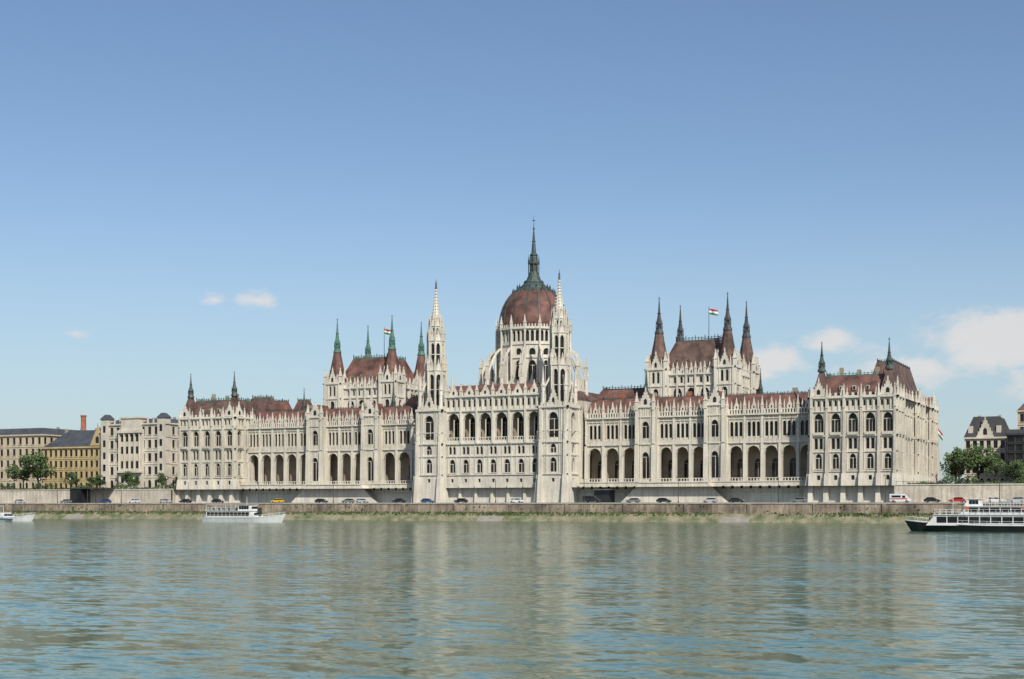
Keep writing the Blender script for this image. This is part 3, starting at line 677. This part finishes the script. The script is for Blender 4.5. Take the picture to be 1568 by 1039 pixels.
# ------------------------------------------------------------------ vehicles
def wheels(mb,xs,w,r=.33):
    for x in xs:
        for s in(-1,1): mb.cyl_y(x,s*w/2-.12,s*w/2+.1,r,r,'tire'); mb.cyl_y(x,s*w/2-.13,s*w/2+.115,r,r*.5,'deck_grey',8)
def car(x,col,y=-30,flip=False,name='car'):
    e=empty(name,(x,y,ZQ)); e.rotation_euler[2]=math.pi if flip else 0
    mb=MB(); mb.prism_y([(-2.1,.28),(2.1,.28),(2.18,.6),(2.0,.8),(1.1,.95),(-1.85,1.0),(-2.15,.85)],-.88,.88,col)
    mb.obj('body',e)
    g=MB()
    def fr(x0,x1,z0,w0,x2,x3,z1,w1,m): g.hexa([(x0,-w0,z0),(x1,-w0,z0),(x1,w0,z0),(x0,w0,z0),(x2,-w1,z1),(x3,-w1,z1),(x3,w1,z1),(x2,w1,z1)],m)
    fr(-1.85,1.15,.96,.84,-1.35,.45,1.40,.68,'glass'); fr(-1.36,.46,1.40,.69,-1.25,.3,1.48,.62,col)
    for px in(-.45,.0): g.beam((px-.3,-.82,.98),(px-.3,-.69,1.41),.09,.05,col)
    g.box(2.02,2.17,-.75,-.4,.62,.76,'paint_white'); g.box(2.02,2.17,.4,.75,.62,.76,'paint_white'); g.box(-2.17,-2.05,-.8,-.5,.66,.82,'flag_red'); g.box(-2.17,-2.05,.5,.8,.66,.82,'flag_red')
    g.obj('cabin',e); w=MB(); wheels(w,(-1.35,1.35),1.66); w.obj('wheels',e)
def van(x,col,y=-30,name='van',L=5.6,H=2.4,stripe=None):
    e=empty(name,(x,y,ZQ)); mb=MB()
    mb.prism_y([(-L/2,.35),(L/2,.35),(L/2,1.0),(L/2-.7,1.25),(L/2-1.5,H-.1),(L/2-1.9,H),(-L/2,H)],-.98,.98,col)
    if stripe: mb.box(-L/2+.1,L/2-.8,-1.0,1.0,.9,1.2,stripe)
    mb.box(L/2-2.2,L/2-1.35,-1.0,1.0,1.3,1.95,'glass'); mb.box(-L/2+.5,L/2-2.6,-.995,.995,1.4,2.0,'glass')
    mb.obj('body',e); w=MB(); wheels(w,(-L/2+1,L/2-1),1.9,.36); w.obj('wheels',e)
cars=[(-166,'car_grey'),(-116,'car_silver'),(-107,'car_black'),(-96,'car_black'),(-67.8,'car_yellow'),(-50,'car_black'),(-42,'car_grey'),(-34,'car_silver'),(-20,'car_black'),(-11.5,'car_blue'),(2.9,'car_black'),(22.6,'car_white'),(60,'car_grey'),(71.3,'car_black'),(85.6,'car_silver'),(92.5,'car_black'),(112,'car_grey'),(149,'car_black'),(155,'car_red'),(165.5,'car_white'),(171,'car_silver'),(176,'car_black'),(-130,'car_white'),(-185,'car_silver'),(-147,'car_blue')]
for i,(x,c) in enumerate(cars): car(x,c,y=-30 if i%3 else -26,flip=(i%2==0))
van(140.5,'car_white',stripe='car_red'); van(48,'car_black',L=5.2,H=2.1)
for x in range(-230,200,30):
    mb=MB(); mb.frus(0,0,0,7.2,.12,.07,8,'iron'); mb.beam((0,0,7.1),(0,-1.3,7.5),.09,.09,'iron'); mb.box(-.18,.18,-1.9,-1.2,7.42,7.58,'iron'); mb.frus(0,0,0,.6,.22,.16,8,'iron')
    mb.obj('street_lamp',None,(x+7,-33.5,ZQ))
for x in range(-250,-136,16):
    mb=MB(); mb.frus(0,0,0,4.2,.1,.06,8,'iron'); mb.frus(0,0,4.2,4.8,.16,.3,6,'paint_white'); mb.frus(0,0,4.8,5.1,.34,.05,6,'iron'); mb.obj('street_lamp',None,(x,-2.5,ZG))
# ------------------------------------------------------------------ boats
def hull(mb,L,W,H,m,rise=.9,band=None):
    n=18; st=[]
    for i in range(n+1):
        t=i/n; hw=W/2*(min(1,(1-t)/.32)**.55 if t<1 else 0.01); hw=max(hw,.02)
        if t<.08: hw*=.85+.15*t/.08
        zd=H+rise*max(0,(t-.55)/.45)**2; xo=L*t
        st.append([(xo-(1.6*t**6),-hw*.8,-.5),(xo,-hw,zd),(xo,hw,zd),(xo-(1.6*t**6),hw*.8,-.5)])
    for a,b in zip(st,st[1:]):
        mb.face([a[0],b[0],b[1],a[1]],m); mb.face([a[1],b[1],b[2],a[2]],'deck_grey'); mb.face([a[2],b[2],b[3],a[3]],m)
        for (i0,s) in((1,-1),(2,1)):
            p,q=Vector(a[i0]),Vector(b[i0]); mb.beam(p+Vector((0,0,.05)),q+Vector((0,0,.05)),.12,.16,band or m)
            mb.beam(p+Vector((0,0,.8)),q+Vector((0,0,.8)),.05,.05,'hull_white'); mb.beam(p,p+Vector((0,0,.8)),.05,.05,'hull_white')
    mb.face([st[0][0],st[0][1],st[0][2],st[0][3]],m)
def deckhouse(mb,x0,x1,w,z0,z1,n,rake=.6,m='hull_white'):
    mb.hexa([(x0,-w,z0),(x1,-w,z0),(x1,w,z0),(x0,w,z0),(x0+.15,-w+.05,z1),(x1-rake,-w+.05,z1),(x1-rake,w-.05,z1),(x0+.15,w-.05,z1)],m)
    d=(x1-x0-rake-.6)/n; h=z1-z0
    for i in range(n):
        a=x0+.4+i*d
        for s in(-1,1): mb.box(a,a+d*.9,s*w-.04 if s>0 else -w-.02,s*w+.02 if s>0 else -w+.04,z0+h*.26,z0+h*.84,'glass')
    mb.beam((x1-rake*.35+.02,-w*.8,z0+h*.55),(x1-rake*.35+.02,w*.8,z0+h*.55),.1,h*.4,'glass')
    mb.box(x0-.2,x1-rake+.3,-w-.15,w+.15,z1,z1+.1,m)
def rail(mb,x0,x1,w,z,h=.95):
    for s in(-1,1):
        for k in(.5,1): mb.box(x0,x1,s*w-.025,s*w+.025,z+h*k-.025,z+h*k+.025,'hull_white')
        for i in range(int((x1-x0)/1.1)+1): mb.box(x0+i*1.1-.03,x0+i*1.1+.03,s*w-.03,s*w+.03,z,z+h,'hull_white')
def ship(name,loc,rot,L,W,H,hm,dh,upper,extra=None):
    e=empty(name,loc); e.rotation_euler[2]=rot
    a=MB(); hull(a,L,W,H,hm,band='hull_white'); a.obj('hull',e)
    b=MB()
    for d in dh: deckhouse(b,*d)
    for u in upper: rail(b,*u)
    b.obj('superstructure',e)
    c=MB()
    if extra: extra(c)
    c.obj('fittings',e); return e
def posts(c,xs,w,z0,z1): 
    for x in xs:
        for s in(-w,w): c.box(x-.05,x+.05,s-.05,s+.05,z0,z1,'hull_white')
def exR(c):
    c.frus(31,0,3.4,7.6,.08,.04,6,'hull_white'); c.box(30.6,31.4,-.04,.04,6.6,6.7,'hull_white')
    c.box(12,14,-3.16,3.16,1.0,3.1,'hull_black')
    for x in(9,13,17,21):
        c.box(x,x+1.4,-1.8,1.8,5.2,5.65,'deck_grey'); c.box(x,x+.12,-1.8,1.8,5.65,6.1,'deck_grey')
    for x in(8,18,28): c.cyl_y(x,2.86,2.98,4.3,.32,'orange')
s1=ship('river_cruise_ship',(203,-152,0),math.pi,40,7,1.15,'hull_black',
     [(2,35.5,3.1,1.15,3.1,16,1.6),(5,29.5,2.8,3.2,4.7,12,1.4),(25.8,28.8,1.7,4.8,6.1,3,.7)],[(2,34,3.1,3.2),(5,25.5,2.8,4.8)],exR)
cu=bpy.data.curves.new('name_lettering','FONT'); cu.body='FORTUNA'; cu.size=1.0; cu.extrude=.01
t=bpy.data.objects.new('name_lettering',cu); scn.collection.objects.link(t); cu.materials.append(MATS['hull_black'])
t.parent=s1; t.location=(31.5,3.06,2.62); t.rotation_euler=(R(90),0,math.pi); t.scale=(.7,.4,1)
def exP(c):
    c.box(1.5,12,-2.2,2.2,5.0,5.1,'hull_white'); posts(c,(1.7,5,8.5,11.8),2.1,3.3,5.0); c.frus(14.5,0,5.0,7.4,.07,.03,6,'hull_white'); c.box(18.5,19.4,-.5,.5,2.6,4.2,'iron')
    for i in range(5): c.box(2.5+i*1.8,3.2+i*1.8,-1.6,1.6,3.3,4.1,'deck_grey')
ship('passenger_boat',(-48,-94,0),0,28,5.6,1.3,'hull_white',[(1.5,19,2.3,1.3,3.2,11,1.8),(12.5,17.5,1.7,3.3,5.0,4,.9)],[(1.5,12,2.3,3.3)],exP)
def exT(c):
    c.box(3,16,-2.2,2.2,4.6,4.7,'hull_white'); posts(c,(3.2,7.5,12,15.8),2.1,2.7,4.6); c.box(1,24,-2.78,2.78,.55,.8,'blue_trim')
ship('tour_boat',(-137,-103,0),0,31,5.6,1.0,'hull_white',[(2,21,2.3,1.0,2.7,12,2.4)],[(2,14,2.3,2.8)],exT)
# ------------------------------------------------------------------ sun, sky
az=R(134); el=R(41)
sd=Vector((math.sin(az)*math.cos(el),math.cos(az)*math.cos(el),math.sin(el)))
L=bpy.data.lights.new('sun','SUN'); L.energy=4.9; L.angle=R(.5); L.color=(1,.95,.86)
so=bpy.data.objects.new('sun',L); scn.collection.objects.link(so); so.rotation_euler=sd.to_track_quat('Z','Y').to_euler()
w=bpy.data.worlds.new('World'); scn.world=w; w.use_nodes=True; nt=w.node_tree
bg=nt.nodes['Background']; bg.inputs['Strength'].default_value=.108
sk=nn(nt,'ShaderNodeTexSky',sky_type='NISHITA'); sk.sun_disc=False; sk.sun_elevation=el; sk.sun_rotation=az; sk.air_density=1.0; sk.dust_density=1.0; sk.ozone_density=2.2; sk.altitude=100
hs=nn(nt,'ShaderNodeHueSaturation'); hs.inputs['Saturation'].default_value=1.05; hs.inputs['Hue'].default_value=.502; hs.inputs['Value'].default_value=1.08; nt.links.new(sk.outputs[0],hs.inputs['Color'])
tc=nn(nt,'ShaderNodeTexCoord'); sep=nn(nt,'ShaderNodeSeparateXYZ'); nt.links.new(tc.outputs['Generated'],sep.inputs[0])
azn=math_('MULTIPLY',math_('ARCTAN2',sep.outputs[0],sep.outputs[1]),57.2958)
eln=math_('MULTIPLY',math_('ARCSINE',sep.outputs[2],0),57.2958)
hz=nn(nt,'ShaderNodeMapRange',interpolation_type='SMOOTHERSTEP'); hz.inputs[1].default_value=0; hz.inputs[2].default_value=15; hz.inputs[3].default_value=.55; hz.inputs[4].default_value=0; nt.links.new(eln,hz.inputs[0])
hm=nn(nt,'ShaderNodeMix',data_type='RGBA'); nt.links.new(hz.outputs[0],hm.inputs[0]); nt.links.new(hs.outputs[0],hm.inputs[6]); hm.inputs[7].default_value=(4.1,5.3,6.2,1)
no=nn(nt,'ShaderNodeTexNoise'); no.inputs['Scale'].default_value=26; no.inputs['Detail'].default_value=10; no.inputs['Roughness'].default_value=.6
mp=nn(nt,'ShaderNodeMapping'); mp.inputs['Scale'].default_value=(1,1,1.8); nt.links.new(tc.outputs['Generated'],mp.inputs[0]); nt.links.new(mp.outputs[0],no.inputs['Vector'])
total=None
for (a,e,ra,re,s) in((-6.6,6.3,4.2,1.7,1.25),(-4.0,6.6,4,1.7,1.25),(-2,5.0,6,1.7,1.1),(-15.8,5.7,3.0,1.1,1.0),(-12.9,6.5,1.5,.85,1.0),(-10.2,5.4,3.4,1.3,.9),(-35.8,8.15,1.6,.65,.9),(-42.9,6.6,1.0,.4,.65),(-37.6,8.1,.9,.4,.6),(30,9,6,1.5,1),(-75,8,6,1.5,1),(60,7,9,2,1),(-110,9,8,2,1),(150,12,10,3,1)):
    dx=math_('DIVIDE',math_('SUBTRACT',azn,a),ra); dy=math_('DIVIDE',math_('SUBTRACT',eln,e),re)
    d=math_('SQRT',math_('ADD',math_('MULTIPLY',dx,dx),math_('MULTIPLY',dy,dy)),0)
    k=math_('MULTIPLY',math_('MAXIMUM',math_('SUBTRACT',1.0,d),0),s)
    total=k if total is None else math_('MAXIMUM',total,k)
den=math_('ADD',math_('MULTIPLY',total,1.4),math_('MULTIPLY',math_('SUBTRACT',no.outputs['Fac'],.58),3.0))
den=math_('MULTIPLY',den,math_('MINIMUM',math_('MULTIPLY',total,5),1))
mr=nn(nt,'ShaderNodeMapRange',interpolation_type='SMOOTHSTEP'); mr.inputs[1].default_value=.0; mr.inputs[2].default_value=.9; mr.inputs[3].default_value=0; mr.inputs[4].default_value=.82; nt.links.new(den,mr.inputs[0])
mx=nn(nt,'ShaderNodeMix',data_type='RGBA'); nt.links.new(mr.outputs[0],mx.inputs[0]); nt.links.new(hm.outputs[2],mx.inputs[6]); mx.inputs[7].default_value=(7.0,6.8,6.7,1)
nt.links.new(mx.outputs[2],bg.inputs['Color'])
# ------------------------------------------------------------------ camera
cam=bpy.data.cameras.new('camera'); co=bpy.data.objects.new('camera',cam); scn.collection.objects.link(co)
co.location=(211.5,-427.6,5.0); co.rotation_euler=(R(90),0,R(25.6)); cam.sensor_width=36; cam.lens=2149/1568*36; cam.shift_y=252.5/1568
cam.clip_start=.5; cam.clip_end=20000; scn.camera=co
scn.view_settings.view_transform='Standard'; scn.view_settings.look='None'; scn.view_settings.exposure=0
